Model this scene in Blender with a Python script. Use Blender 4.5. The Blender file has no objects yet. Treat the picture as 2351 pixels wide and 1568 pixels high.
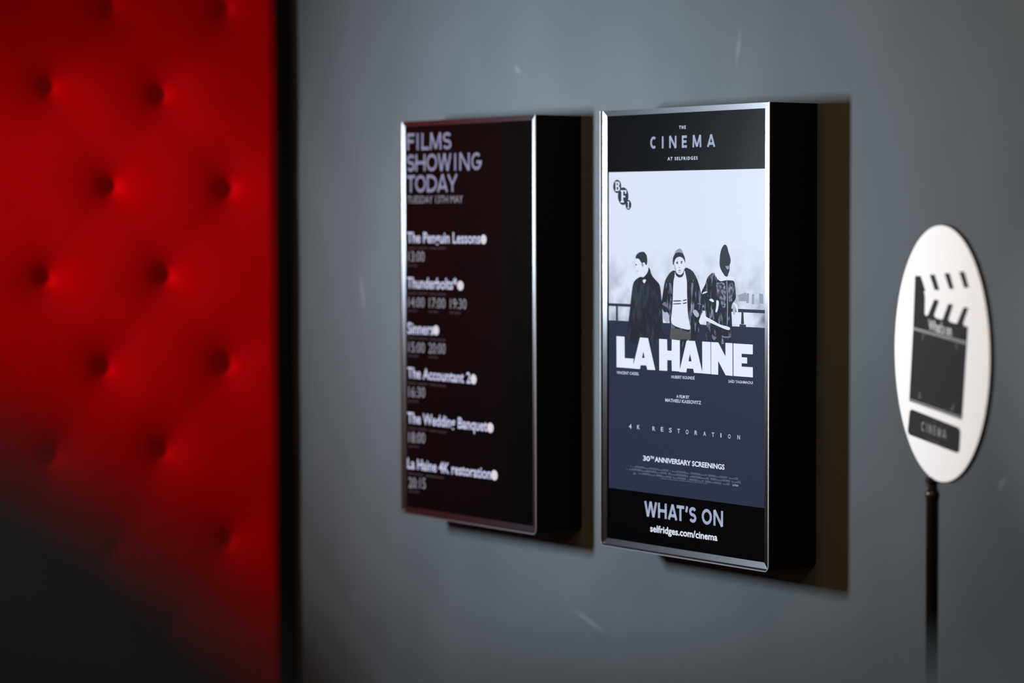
import bpy, bmesh, math
from mathutils import Vector, Matrix
from mathutils.geometry import tessellate_polygon

# ------------------------------------------------------------------ camera, world, lights, exposure
scene = bpy.context.scene
C = scene.collection

cam_data = bpy.data.cameras.new('camera')
cam_data.sensor_width = 36.0
cam_data.lens = 6000.0 / 2351.0 * 36.0
cam_data.clip_start = 0.05
cam_data.dof.use_dof = True
cam_data.dof.focus_distance = 5.5
cam_data.dof.aperture_fstop = 1.78
cam_data.dof.aperture_blades = 0
cam = bpy.data.objects.new('camera', cam_data)
C.objects.link(cam)
cr, cu, cf = (Vector((0.592677, 0.805437, -0.002426)), Vector((-0.037337, 0.030483, 0.998838)), Vector((-0.804574, 0.591897, -0.048139)))
cam.matrix_world = Matrix(((cr.x, cu.x, -cf.x, 4.62113), (cr.y, cu.y, -cf.y, -3.77952), (cr.z, cu.z, -cf.z, 1.5), (0, 0, 0, 1)))
scene.camera = cam

world = bpy.data.worlds.new('room_ambience')
scene.world = world
world.use_nodes = True
bg = world.node_tree.nodes['Background']
bg.inputs['Color'].default_value = (1.0, 0.57, 0.28, 1)
bg.inputs['Strength'].default_value = 0.17


def look(o, target):
    o.rotation_euler = (Vector(target) - o.location).to_track_quat('-Z', 'Y').to_euler()


def area(name, loc, target, sx, sy, power, color, spread=180):
    l = bpy.data.lights.new(name, 'AREA')
    l.shape = 'RECTANGLE'
    l.size, l.size_y = sx, sy
    l.energy, l.color = power, color
    l.spread = math.radians(spread)
    o = bpy.data.objects.new(name, l)
    o.location = loc
    C.objects.link(o)
    look(o, target)
    return o


area('key_light', (-1.0, -2.2, 1.57), (-0.22, 0.0, 1.47), 0.16, 0.46, 27, (0.775, 0.93, 1.06), 84)
area('warm_overhead_fill', (2.4, -1.9, 2.75), (1.1, 0.0, 1.2), 0.5, 0.5, 12, (1.0, 0.66, 0.40))  # unseen warm fill from above right, added to warm the wall and its shadows
area('warm_front_fill', (0.3, -3.9, 2.3), (0.2, 0.0, 1.25), 1.2, 0.6, 16, (1.0, 0.58, 0.24))  # unseen frontal fill, added to lift the shadow between the displays
sp = bpy.data.lights.new('panel_fill_spot', 'SPOT')  # supplementary spot added to brighten the red panel, no visible fitting
sp.energy, sp.color = 58, (1.0, 0.9, 0.85)
sp.spot_size, sp.spot_blend, sp.shadow_soft_size = math.radians(34), 0.6, 0.12
spo = bpy.data.objects.new('panel_fill_spot', sp)
spo.location = (-0.95, -2.4, 2.2)
C.objects.link(spo)
look(spo, (-1.5, -0.25, 1.2))

sd = bpy.data.lights.new('sign_fill_spot', 'SPOT')  # extra unseen spot, added to whiten the sign disc beyond the key light
sd.energy, sd.color = 205, (0.98, 0.96, 0.95)
sd.spot_size, sd.spot_blend, sd.shadow_soft_size = math.radians(13.5), 0.5, 0.08
sdo = bpy.data.objects.new('sign_fill_spot', sd)
sdo.location = (-0.6, -2.6, 2.3)
C.objects.link(sdo)
look(sdo, (1.3, -0.28, 1.24))

sf = bpy.data.lights.new('seat_fill_spot', 'SPOT')  # added downlight out of view, only there to light the foreground seats
sf.energy, sf.color = 40, (0.72, 0.9, 1.0)
sf.spot_size, sf.spot_blend, sf.shadow_soft_size = math.radians(40), 0.5, 0.1
sfo = bpy.data.objects.new('seat_fill_spot', sf)
sfo.location = (4.45, -3.95, 2.85)
C.objects.link(sfo)
look(sfo, (3.75, -3.2, 1.2))

scene.view_settings.view_transform = 'Standard'
scene.view_settings.look = 'None'
scene.view_settings.gamma = 1.0
scene.view_settings.exposure = 0.0
scene.view_settings.use_curve_mapping = False

# ------------------------------------------------------------------ measured data (metres, in each thing's own frame)
INFO = {'W':0.5679,'D':0.1344,'gap':0.2401,'zb':0.7534}
R_TEXT = [
    ('THE', (0.26734, 0.93304), (0.28968, 0.93282), (0.26733, 0.93968)),
    ('AT SELFRIDGES', (0.22858, 0.86597), (0.3289, 0.86571), (0.22857, 0.87257)),
    ('VINCENT CASSEL', (0.05071, 0.39196), (0.12996, 0.3923), (0.05071, 0.39795)),
    ('HUBERT KOUNDÉ', (0.24169, 0.39123), (0.31975, 0.39215), (0.24169, 0.39735)),
    ('SAÏD TAGHMAOUI', (0.43045, 0.39105), (0.50842, 0.39187), (0.43044, 0.39645)),
    ('A FILM BY', (0.2587, 0.34941), (0.30246, 0.34964), (0.2587, 0.35596)),
    ('MATHIEU KASSOVITZ', (0.2208, 0.33899), (0.34173, 0.33957), (0.2208, 0.34587)),
    ('30', (0.14402, 0.20404), (0.16819, 0.20402), (0.14402, 0.21454)),
    ('TH', (0.16929, 0.20968), (0.18196, 0.20964), (0.16928, 0.21568)),
    ('ANNIVERSARY SCREENINGS', (0.18501, 0.2043), (0.41822, 0.20458), (0.18501, 0.21474)),
    ('Le Pacte', (0.44472, 0.17198), (0.46249, 0.17236), (0.44471, 0.17627)),
    ('selfridges.com/cinema', (0.16904, 0.0483), (0.3957, 0.04979), (0.16904, 0.06274)),
    ('4', (0.0943, 0.27182), (0.10351, 0.27193), (0.09431, 0.28119)),
    ('K', (0.12339, 0.2724), (0.13253, 0.27251), (0.12339, 0.28173)),
    ('R', (0.17686, 0.27233), (0.18587, 0.27244), (0.17686, 0.2816)),
    ('E', (0.20579, 0.27262), (0.21472, 0.27273), (0.20579, 0.28185)),
    ('S', (0.23399, 0.27256), (0.24285, 0.27266), (0.23398, 0.28175)),
    ('T', (0.26197, 0.2725), (0.27076, 0.2726), (0.26196, 0.28165)),
    ('O', (0.2907, 0.2725), (0.29942, 0.2726), (0.29069, 0.28161)),
    ('R', (0.32016, 0.27256), (0.3288, 0.27267), (0.32014, 0.28164)),
    ('A', (0.34889, 0.2726), (0.35747, 0.2727), (0.34888, 0.28164)),
    ('T', (0.37645, 0.27226), (0.38495, 0.27236), (0.37643, 0.28126)),
    ('I', (0.40496, 0.27261), (0.40824, 0.27237), (0.40494, 0.28158)),
    ('O', (0.42951, 0.2721), (0.43789, 0.27221), (0.42949, 0.28104)),
    ('N', (0.45967, 0.27229), (0.46798, 0.2724), (0.45965, 0.28119)),
]
R_DECO = [
    ('CINEMA', [(0.16952, 0.8923), (0.38675, 0.89186), (0.16951, 0.91859)], [('C', 0, 0.094), ('I', 0.179, 0.211), ('N', 0.297, 0.409), ('E', 0.494, 0.57), ('M', 0.657, 0.791), ('A', 0.878, 1)]),
    ('WHATSON', [(0.14867, 0.08075), (0.41372, 0.08186), (0.14867, 0.11428)], [('W', 0, 0.166), ('H', 0.18, 0.291), ('A', 0.308, 0.428), ('T', 0.42, 0.516), ("'", 0.526, 0.569), ('S', 0.58, 0.668), ('O', 0.7385, 0.862), ('N', 0.883, 1)]),
]
TITLE = [[[(0.05029,0.4762),(0.07887,0.47603),(0.07955,0.42837),(0.1112,0.42823),(0.11002,0.4065),(0.05072,0.40663)]],[[(0.13348,0.47622),(0.1614,0.47605),(0.18684,0.40648),(0.15909,0.40594),(0.15561,0.41537),(0.13581,0.41478),(0.13347,0.40624),(0.10767,0.40639)],[(0.14561,0.44595),(0.14048,0.43125),(0.1498,0.43165)]],[[(0.19991,0.47569),(0.22732,0.47552),(0.22802,0.45103),(0.24278,0.45104),(0.24321,0.47611),(0.27052,0.47493),(0.27059,0.40716),(0.24349,0.40735),(0.2428,0.4302),(0.22803,0.4303),(0.22805,0.40664),(0.20063,0.40639)]],[[(0.29337,0.47535),(0.32118,0.47537),(0.34669,0.40698),(0.3184,0.40651),(0.31528,0.4153),(0.29457,0.41508),(0.29234,0.40629),(0.26879,0.4062)],[(0.30456,0.44732),(0.29968,0.43078),(0.31015,0.43066)]],[[(0.34503,0.47525),(0.37243,0.47513),(0.37344,0.40652),(0.34559,0.40664)]],[[(0.3744,0.47521),(0.39789,0.47523),(0.42107,0.44643),(0.421,0.47525),(0.44375,0.47526),(0.44435,0.40592),(0.42181,0.40626),(0.39754,0.43547),(0.3976,0.40624),(0.37475,0.4063)]],[[(0.44632,0.47508),(0.50817,0.4749),(0.50823,0.4543),(0.47299,0.45425),(0.47301,0.44678),(0.49036,0.44695),(0.49039,0.43429),(0.47304,0.43409),(0.47306,0.42704),(0.50831,0.42723),(0.50859,0.40592),(0.44692,0.40604)]]]
EMBLEM = [(0.05293,0.81091,0.01455,0.01486),(0.07418,0.78908,0.01889,0.01964),(0.09267,0.76954,0.01029,0.01096)]
EMBLEM_T = [[(0.04497,0.80077),(0.06233,0.80061),(0.04499,0.82166)],[(0.06479,0.77505),(0.0855,0.77494),(0.06481,0.80226)],[(0.08894,0.76197),(0.0963,0.76194),(0.08894,0.77695)]]
R_LEVELS = {'header':0.84282,'poster':0.13323,'ground':0.51115}
CREDITS = [[(0.09965,0.18567),(0.46628,0.18606),(0.09965,0.19018)],[(0.08623,0.179),(0.47734,0.17893),(0.08623,0.1838)],[(0.12745,0.17234),(0.43803,0.1721),(0.12745,0.17683)],[(0.20091,0.16795),(0.36318,0.16909),(0.20091,0.17032)],[(0.1079,0.17038),(0.12035,0.17066),(0.1079,0.17672)]]
FIG = {
    'rail': [[(0.01467,0.54954),(0.54476,0.54844),(0.54479,0.54134),(0.01466,0.54323)]],
    'post': [[(0.04708,0.54543),(0.05353,0.5456),(0.05421,0.50979),(0.04705,0.50956)],[(0.47086,0.54281),(0.47689,0.54298),(0.47887,0.51668),(0.46934,0.51637)],[(0.46456,0.51622),(0.48521,0.51583),(0.48523,0.5095),(0.46458,0.50945)]],
    'coat1': [[(0.13388,0.61144),(0.1181,0.60496),(0.1093,0.59814),(0.10472,0.58473),(0.10047,0.56018),(0.09622,0.53336),(0.09054,0.50646),(0.08449,0.4594),(0.21868,0.46453),(0.21111,0.51686),(0.20835,0.54966),(0.20491,0.58025),(0.20078,0.59551),(0.18426,0.60616),(0.17216,0.61585),(0.16696,0.62897),(0.16141,0.63263),(0.16002,0.62556),(0.1461,0.60878)]],
    'face1': [[(0.11881,0.6504),(0.116,0.63929),(0.11881,0.62936),(0.12442,0.62014),(0.13143,0.61295),(0.1461,0.61033),(0.15933,0.6207),(0.16211,0.62999),(0.15724,0.64315),(0.14262,0.65289)]],
    'hair1': [[(0.11635,0.65015),(0.11811,0.65815),(0.12934,0.6649),(0.1461,0.66683),(0.15585,0.65966),(0.15863,0.64757),(0.15655,0.63608),(0.15168,0.63734),(0.1475,0.64346),(0.13982,0.64027),(0.13493,0.6433),(0.13003,0.64943),(0.12338,0.65112)]],
    'shirt1': [[(0.13982,0.60425),(0.15585,0.60565),(0.1468,0.59444)]],
    'coat2': [[(0.25088,0.62804),(0.23562,0.62192),(0.22371,0.60907),(0.21688,0.59801),(0.21176,0.57602),(0.20595,0.55178),(0.2111,0.53658),(0.23569,0.52854),(0.23574,0.46081),(0.31485,0.46388),(0.33965,0.51006),(0.33467,0.52498),(0.34784,0.54471),(0.3412,0.57463),(0.33455,0.59599),(0.32626,0.6109),(0.31295,0.62683),(0.28959,0.63447),(0.28289,0.62853),(0.26778,0.61636)]],
    'top2': [[(0.25156,0.62479),(0.25326,0.61721),(0.24752,0.60078),(0.24585,0.56153),(0.24316,0.53748),(0.2391,0.51554),(0.24658,0.50705),(0.27295,0.50138),(0.3048,0.49812),(0.30479,0.50785),(0.29641,0.53032),(0.29368,0.57354),(0.29364,0.60383),(0.28961,0.61673),(0.28557,0.62857),(0.28123,0.61768),(0.26778,0.61311),(0.25664,0.61618)]],
    'trouser2': [[(0.23911,0.50135),(0.27295,0.49921),(0.30481,0.49271),(0.3065,0.4787),(0.23573,0.47611)]],
    'face2': [[(0.25086,0.6461),(0.2502,0.63565),(0.25426,0.62701),(0.26001,0.62014),(0.26946,0.61639),(0.27887,0.6198),(0.2849,0.62856),(0.2869,0.63833),(0.28622,0.64654),(0.27783,0.6551),(0.26773,0.65672),(0.25762,0.65357)]],
    'cap2': [[(0.24579,0.63885),(0.24578,0.65408),(0.25423,0.66396),(0.26772,0.6667),(0.28117,0.6638),(0.28789,0.65305),(0.2879,0.64094),(0.28421,0.64998),(0.27682,0.65509),(0.26773,0.65672),(0.25829,0.65401),(0.25188,0.64763),(0.24986,0.63782)]],
    'capknit2': [[(0.24984,0.66044),(0.25524,0.66875),(0.26266,0.67316),(0.2694,0.67495),(0.2768,0.67177),(0.28352,0.66079),(0.27681,0.66506),(0.26772,0.6667),(0.25761,0.66443)]],
    'hand': [[(0.2159,0.53343),(0.22717,0.53594),(0.23501,0.52743),(0.23366,0.51756),(0.22821,0.50952),(0.21864,0.5149),(0.21351,0.5246)],[(0.31141,0.5394),(0.32138,0.54399),(0.33134,0.5378),(0.33466,0.53144),(0.32904,0.52588),(0.31974,0.52992)],[(0.44434,0.5516),(0.4517,0.55349),(0.45332,0.54337),(0.44854,0.53477),(0.44309,0.53885)]],
    'bag': [[(0.34949,0.54154),(0.35542,0.54063),(0.35281,0.52982),(0.37905,0.52204),(0.40186,0.51314),(0.43578,0.50935),(0.43419,0.50208),(0.41807,0.50409),(0.38233,0.51358),(0.35282,0.52123),(0.34625,0.51243),(0.33634,0.51211),(0.33236,0.5206)]],
    'coat3': [[(0.38211,0.62641),(0.36087,0.61473),(0.35269,0.59635),(0.34118,0.58323),(0.33791,0.56595),(0.34948,0.54906),(0.3594,0.52143),(0.35291,0.46966),(0.44068,0.47301),(0.44122,0.51759),(0.43727,0.55565),(0.45389,0.56878),(0.4516,0.58987),(0.44836,0.60842),(0.42267,0.60943)]],
    'panel3': [[(0.38867,0.60348),(0.41784,0.60403),(0.42111,0.58498),(0.42119,0.55098),(0.40989,0.54854),(0.40174,0.56751),(0.39196,0.58434)],[(0.42816,0.60211),(0.44517,0.60244),(0.44299,0.57698),(0.43405,0.55981),(0.42953,0.56818)]],
    'zip3': [[(0.42234,0.61049),(0.42524,0.61054),(0.42827,0.55541),(0.42644,0.51181),(0.42418,0.51173),(0.42569,0.55535)]],
    'cuff3': [[(0.3894,0.56614),(0.40013,0.5632),(0.39368,0.53957),(0.3862,0.53893),(0.3904,0.55442)],[(0.44047,0.56167),(0.45647,0.55996),(0.46129,0.54782),(0.45717,0.53502),(0.45395,0.54762),(0.45009,0.55599)],[(0.34119,0.57678),(0.35271,0.58348),(0.36421,0.58266),(0.34943,0.57804)],[(0.36424,0.56552),(0.37569,0.56858),(0.38387,0.5628),(0.37898,0.56011)]],
    'sleeve2': [[(0.23223,0.60049),(0.23632,0.58966),(0.24075,0.57231),(0.24312,0.58109),(0.23971,0.59845)],[(0.308,0.60194),(0.31632,0.59994),(0.31136,0.57394),(0.30905,0.56093),(0.30702,0.58248)],[(0.20835,0.55185),(0.21862,0.55868),(0.22545,0.55229),(0.22716,0.54359),(0.21862,0.54774)],[(0.32468,0.55486),(0.33627,0.55946),(0.34288,0.55318),(0.33462,0.55511)]],
    'stripe2': [[(0.24653,0.56112),(0.2749,0.56225),(0.27491,0.55965),(0.24654,0.5585)],[(0.27961,0.56237),(0.29335,0.5653),(0.29336,0.56271),(0.27961,0.55976)],[(0.24586,0.55456),(0.27491,0.55617),(0.27491,0.55357),(0.24586,0.55238)],[(0.27962,0.55629),(0.2937,0.55882),(0.2937,0.55622),(0.27962,0.55369)]],
    'head3': [[(0.40028,0.64309),(0.40154,0.6612),(0.40669,0.67614),(0.41637,0.68513),(0.42475,0.68159),(0.42864,0.66997),(0.4351,0.65733),(0.43705,0.64782),(0.43257,0.64035),(0.43324,0.62976),(0.42908,0.62228),(0.4262,0.61523),(0.41781,0.61678),(0.40647,0.62829),(0.40159,0.63673)]],
    'facelight3': [[(0.41841,0.63909),(0.42486,0.6377),(0.43,0.64031),(0.43194,0.63398),(0.42681,0.63009),(0.421,0.63488)]],
    'collar3': [[(0.38146,0.62512),(0.3951,0.63727),(0.40095,0.63608),(0.40971,0.62621),(0.4204,0.6147),(0.42748,0.61801),(0.4461,0.61515),(0.44836,0.60779),(0.42363,0.60881),(0.40328,0.60546),(0.39354,0.60997)]],
    'camo': [[(0.37584,0.49303),(0.38238,0.48791),(0.39217,0.48612),(0.38566,0.47947),(0.3775,0.48131)],[(0.40515,0.49086),(0.42456,0.48835),(0.43743,0.49094),(0.43423,0.48551),(0.41164,0.48576)]],
    'blur': [[(0.45962,0.57737),(0.48502,0.58427),(0.48824,0.5654),(0.46284,0.56477)],[(0.48661,0.5822),(0.49451,0.58238),(0.49394,0.56134),(0.48572,0.56113)],[(0.50397,0.58049),(0.51089,0.58065),(0.51033,0.55966),(0.5034,0.55948)],[(0.52593,0.58309),(0.53843,0.58128),(0.54005,0.56043),(0.52756,0.5622)]],
    'brow': [[(0.25594,0.64529),(0.26471,0.64627),(0.26505,0.64454),(0.25628,0.64356)],[(0.27145,0.64679),(0.28019,0.64733),(0.28019,0.6456),(0.27179,0.64506)],[(0.25797,0.64358),(0.26404,0.64409),(0.26337,0.64061),(0.25864,0.64055)],[(0.2728,0.64464),(0.27817,0.64514),(0.27751,0.64188),(0.27314,0.64161)],[(0.26473,0.6276),(0.27349,0.62817),(0.27282,0.62643),(0.26574,0.6261)],[(0.26607,0.63327),(0.27012,0.63333),(0.26944,0.63201),(0.26675,0.63197)],[(0.1167,0.63819),(0.12162,0.63914),(0.12232,0.63605),(0.11741,0.63554)]],
    'shade': [[(0.25087,0.64001),(0.25324,0.64004),(0.25663,0.62661),(0.26069,0.61972),(0.25799,0.62098),(0.25325,0.62699)],[(0.26474,0.6237),(0.27349,0.62427),(0.27215,0.62208),(0.26609,0.62176)],[(0.13703,0.64156),(0.14471,0.64033),(0.1461,0.63373),(0.14052,0.63233),(0.13773,0.63626)],[(0.12232,0.62453),(0.12723,0.62372),(0.12583,0.62149),(0.12232,0.62188)]],
    'collar2': [[(0.25663,0.62226),(0.26069,0.61711),(0.26879,0.61421),(0.2782,0.61741),(0.28223,0.62397),(0.28357,0.61923),(0.27888,0.61352),(0.26879,0.61074),(0.25935,0.61361),(0.25461,0.61875)]],
    'fur2': [[(0.25088,0.62804),(0.23562,0.62192),(0.22268,0.60861),(0.21722,0.6002),(0.23903,0.6028),(0.24921,0.60256),(0.25326,0.61612)],[(0.28791,0.63402),(0.30796,0.62783),(0.32127,0.61619),(0.32692,0.60876),(0.30799,0.60625),(0.29498,0.60255),(0.28961,0.61457),(0.28558,0.62641)]],
}
L_DECO = [
    ('FILMS', [(0.02521, 0.90945), (0.21633, 0.90787), (0.02553, 0.95081)], [('F', 0, 0.17), ('I', 0.19, 0.29), ('L', 0.33, 0.5), ('M', 0.52, 0.78), ('S', 0.81, 1)]),
    ('SHOWING', [(0.02325, 0.85653), (0.34243, 0.85575), (0.02358, 0.89862)], [('S', 0, 0.108), ('H', 0.12, 0.255), ('O', 0.27, 0.415), ('W', 0.42, 0.605), ('I', 0.625, 0.685), ('N', 0.71, 0.845), ('G', 0.865, 1)]),
    ('TODAY', [(0.0213, 0.80424), (0.24207, 0.80455), (0.02163, 0.84689)], [('T', 0, 0.175), ('O', 0.175, 0.385), ('D', 0.405, 0.605), ('A', 0.605, 0.815), ('Y', 0.8, 1)]),
]
L_TEXT = [
    ('TUESDAY 13TH MAY', (0.02418, 0.77779), (0.26377, 0.77738), (0.02432, 0.79558), 0.72),
    ('The Penguin Lessons', (0.02298, 0.68008), (0.33607, 0.67988), (0.02318, 0.7055), 1),
    ('13:00', (0.02751, 0.63291), (0.09886, 0.63382), (0.0277, 0.65758), 0.45),
    ('Thunderbolts*', (0.0221, 0.56682), (0.23745, 0.5676), (0.02231, 0.59321), 1),
    ('14:00', (0.02663, 0.51964), (0.09805, 0.52048), (0.02682, 0.54359), 0.45),
    ('17:00', (0.11804, 0.52011), (0.18786, 0.5205), (0.1182, 0.54425), 0.5),
    ('19:30', (0.2087, 0.52047), (0.27747, 0.52086), (0.20885, 0.54463), 0.5),
    ('Sinners', (0.02284, 0.45286), (0.13743, 0.45385), (0.02306, 0.48035), 1),
    ('15:00', (0.02712, 0.40719), (0.09856, 0.40782), (0.02731, 0.4321), 0.45),
    ('20:00', (0.11509, 0.40774), (0.18788, 0.40878), (0.11527, 0.43298), 0.5),
    ('The Accountant 2', (0.02199, 0.34275), (0.29372, 0.34188), (0.02219, 0.36831), 1),
    ('16:30', (0.02625, 0.29476), (0.0991, 0.29646), (0.02644, 0.32002), 0.42),
    ('The Wedding Banquet', (0.02088, 0.2296), (0.36186, 0.23018), (0.02108, 0.25574), 1),
    ('18:00', (0.02563, 0.18102), (0.0985, 0.18315), (0.02583, 0.20668), 0.42),
    ('La Haine 4K restoration', (0.01999, 0.11562), (0.37699, 0.11639), (0.02019, 0.14085), 1),
    ('20:15', (0.02475, 0.06702), (0.09966, 0.07034), (0.02495, 0.09273), 0.42),
]
L_DOTS = [(0.34916,0.68962,0.012,0.0114),(0.25218,0.5771,0.01334,0.01156),(0.14807,0.4652,0.01265,0.01203),(0.30598,0.35239,0.01216,0.01211),(0.37444,0.23943,0.01303,0.01196),(0.39058,0.12668,0.01298,0.01226)]
L_BARS = [[(0.02774,0.66337),(0.11373,0.66474),(0.02779,0.66946)],[(0.12169,0.66421),(0.19139,0.66483),(0.12173,0.67022)],[(0.02605,0.6201),(0.06796,0.62069),(0.02609,0.62558)],[(0.02688,0.55091),(0.11294,0.55257),(0.02692,0.55701)],[(0.12091,0.55155),(0.19067,0.55166),(0.12095,0.55758)],[(0.02518,0.50769),(0.06713,0.50812),(0.02522,0.51319)],[(0.11662,0.5077),(0.15762,0.50767),(0.11666,0.51374)],[(0.20602,0.50771),(0.25383,0.50805),(0.20606,0.51428)],[(0.02601,0.43968),(0.11212,0.44042),(0.02605,0.44579)],[(0.1201,0.43965),(0.1899,0.43969),(0.12014,0.44569)],[(0.02566,0.39537),(0.07166,0.39578),(0.02571,0.40148)],[(0.11581,0.39613),(0.15684,0.39592),(0.11585,0.40218)],[(0.02514,0.32684),(0.11134,0.32817),(0.02518,0.33296)],[(0.11932,0.32782),(0.18918,0.32688),(0.11937,0.33387)],[(0.02479,0.28167),(0.07084,0.28319),(0.02483,0.2878)],[(0.02589,0.21421),(0.11046,0.21491),(0.02593,0.21998)],[(0.11881,0.21386),(0.19054,0.21336),(0.11885,0.21957)],[(0.02554,0.1685),(0.07089,0.17009),(0.02558,0.17428)],[(0.02501,0.10076),(0.18161,0.10076),(0.02506,0.10654)],[(0.02466,0.05528),(0.07288,0.05726),(0.02471,0.06107)]]
DISC = {'r':0.2331,'c':[1.2612,-0.3422,1.2473],'e':[0.9118,-0.41064,-0.0],'n':[-0.41064,-0.9118,0.0]}
CLAP = [[(-0.12624,0.13852),(-0.09841,0.13914),(-0.07416,0.11304),(-0.08145,0.11084),(-0.07583,0.10167),(-0.0772,0.06963),(-0.0735,0.06684),(-0.06438,0.06677),(-0.05895,0.06897),(-0.02866,0.0978),(-0.00542,0.09655),(-0.03003,0.0687),(-0.0192,0.06383),(0.00927,0.06229),(0.01349,0.06376),(0.04044,0.09212),(0.06302,0.09156),(0.04087,0.0635),(0.05138,0.05936),(0.07904,0.05786),(0.08314,0.05932),(0.11267,0.08806),(0.13625,0.08822),(0.11141,0.06044),(0.11488,0.05545),(0.13511,0.05436),(0.13363,0.05381),(0.10837,-0.1129),(-0.15365,-0.09664),(-0.13498,0.04102)],[(-0.05202,0.14215),(-0.02753,0.14334),(-0.00392,0.11563),(-0.02712,0.115)],[(0.02036,0.14632),(0.04483,0.14749),(0.06605,0.11948),(0.04526,0.11892)],[(0.09131,0.1504),(0.11507,0.15152),(0.13737,0.12395),(0.11552,0.12274)]]
CLAP_LINES = [[(-0.13358,0.04313),(0.13105,0.02808),(0.13066,0.02579),(-0.13403,0.04072)],[(-0.13401,0.03969),(0.13068,0.02449),(0.13029,0.02252),(-0.13446,0.03762)],[(-0.15227,-0.09189),(0.11,-0.10673),(0.11002,-0.10836),(-0.15273,-0.09364)],[(-0.15319,-0.09505),(0.10919,-0.11006),(0.10922,-0.11235),(-0.15316,-0.09712)]]
CLAP_TICKS = [[(-0.08771,0.03196),(-0.07048,0.03102),(-0.07092,0.02914),(-0.08208,0.02966),(-0.0829,0.02114),(-0.09036,0.0208)],[(0.06934,0.0224),(0.0855,0.02153),(0.08478,0.01166),(0.07781,0.01131),(0.07856,0.01956),(0.06893,0.02025)],[(-0.10401,-0.07615),(-0.09648,-0.07651),(-0.09731,-0.08474),(-0.08885,-0.08588),(-0.08975,-0.08883),(-0.10572,-0.08872)],[(0.06442,-0.08655),(0.07057,-0.08695),(0.0681,-0.09783),(0.06109,-0.0995),(0.05049,-0.09828),(0.05134,-0.09623),(0.06104,-0.09587)]]
PLATE = [(-0.16242,-0.15946),(0.09633,-0.17401),(0.10212,-0.12811),(-0.1501,-0.1107)]
D_TEXT = [
    ("What's on", (-0.05537, 0.0413), (0.0573, 0.03485), (-0.05749, 0.06026)),
    ('THE', (-0.03455, -0.128), (-0.01538, -0.12904), (-0.03462, -0.12379)),
    ('AT SELFRIDGES', (-0.06169, -0.16262), (-0.00124, -0.16593), (-0.06084, -0.15746)),
]
D_DECO = [
    ('CINEMA', [(-0.08986, -0.14725), (0.03223, -0.1531), (-0.08823, -0.13009)], [('C', 0, 0.12), ('I', 0.2, 0.235), ('N', 0.31, 0.42), ('E', 0.5, 0.58), ('M', 0.66, 0.79), ('A', 0.86, 1)]),
]
BUTTONS = [(-0.749,1.832),(-0.424,1.821),(-0.574,1.578),(-0.226,1.573),(-0.765,1.343),(-0.417,1.343),(-0.597,1.105),(-0.234,1.1),(-0.43,0.878),(-0.238,0.625),(-0.572,2.047),(-0.232,2.054)]
SCUFFS = [(-1.198,1.357,-1.172,1.242),(-0.506,1.864,-0.474,1.84),(-0.283,0.566,-0.133,0.518),(1.084,0.957,1.106,0.993),(0.324,1.91,0.309,1.816)]
POLE = [1.2232,-0.3206,1.006]
STOOL = [3.8697,-3.5578,1.204]
HIGH_CHAIR = [3.9538,-3.0447,1.3298]


W, D, GAP, ZB = INFO['W'], INFO['D'], INFO['gap'], INFO['zb']
H = 0.98


# ------------------------------------------------------------------ helpers
def lin(r, g, b):
    def f(c):
        c /= 255.0
        return c / 12.92 if c <= 0.04045 else ((c + 0.055) / 1.055) ** 2.4
    return (f(r), f(g), f(b), 1.0)


def new_mat(name):
    m = bpy.data.materials.new(name)
    m.use_nodes = True
    nt = m.node_tree
    return m, nt, nt.nodes['Principled BSDF']


def mat(name, color, rough=0.5, metal=0.0, spec=0.5, noise=0.0, nscale=40.0, bump=0.0, bscale=300.0, sheen=0.0):
    m, nt, b = new_mat(name)
    b.inputs['Base Color'].default_value = color
    b.inputs['Roughness'].default_value = rough
    b.inputs['Metallic'].default_value = metal
    b.inputs['Specular IOR Level'].default_value = spec
    b.inputs['Sheen Weight'].default_value = sheen
    tc = nt.nodes.new('ShaderNodeTexCoord')
    if noise:
        n = nt.nodes.new('ShaderNodeTexNoise')
        n.inputs['Scale'].default_value = nscale
        n.inputs['Detail'].default_value = 4
        nt.links.new(tc.outputs['Object'], n.inputs['Vector'])
        mx = nt.nodes.new('ShaderNodeMix')
        mx.data_type = 'RGBA'
        mx.inputs['A'].default_value = tuple(c * (1 - noise) for c in color[:3]) + (1,)
        mx.inputs['B'].default_value = tuple(min(1, c * (1 + noise)) for c in color[:3]) + (1,)
        nt.links.new(n.outputs['Fac'], mx.inputs['Factor'])
        nt.links.new(mx.outputs['Result'], b.inputs['Base Color'])
    if bump:
        n2 = nt.nodes.new('ShaderNodeTexNoise')
        n2.inputs['Scale'].default_value = bscale
        n2.inputs['Detail'].default_value = 2
        nt.links.new(tc.outputs['Object'], n2.inputs['Vector'])
        bp = nt.nodes.new('ShaderNodeBump')
        bp.inputs['Strength'].default_value = bump
        bp.inputs['Distance'].default_value = 0.002
        nt.links.new(n2.outputs['Fac'], bp.inputs['Height'])
        nt.links.new(bp.outputs['Normal'], b.inputs['Normal'])
    return m


def glow(name, rgb, k=1.0):
    m = bpy.data.materials.new(name)
    m.use_nodes = True
    nt = m.node_tree
    nt.nodes.clear()
    e = nt.nodes.new('ShaderNodeEmission')
    c = lin(*rgb)
    e.inputs['Color'].default_value = c
    e.inputs['Strength'].default_value = k
    o = nt.nodes.new('ShaderNodeOutputMaterial')
    nt.links.new(e.outputs[0], o.inputs['Surface'])
    return m


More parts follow.
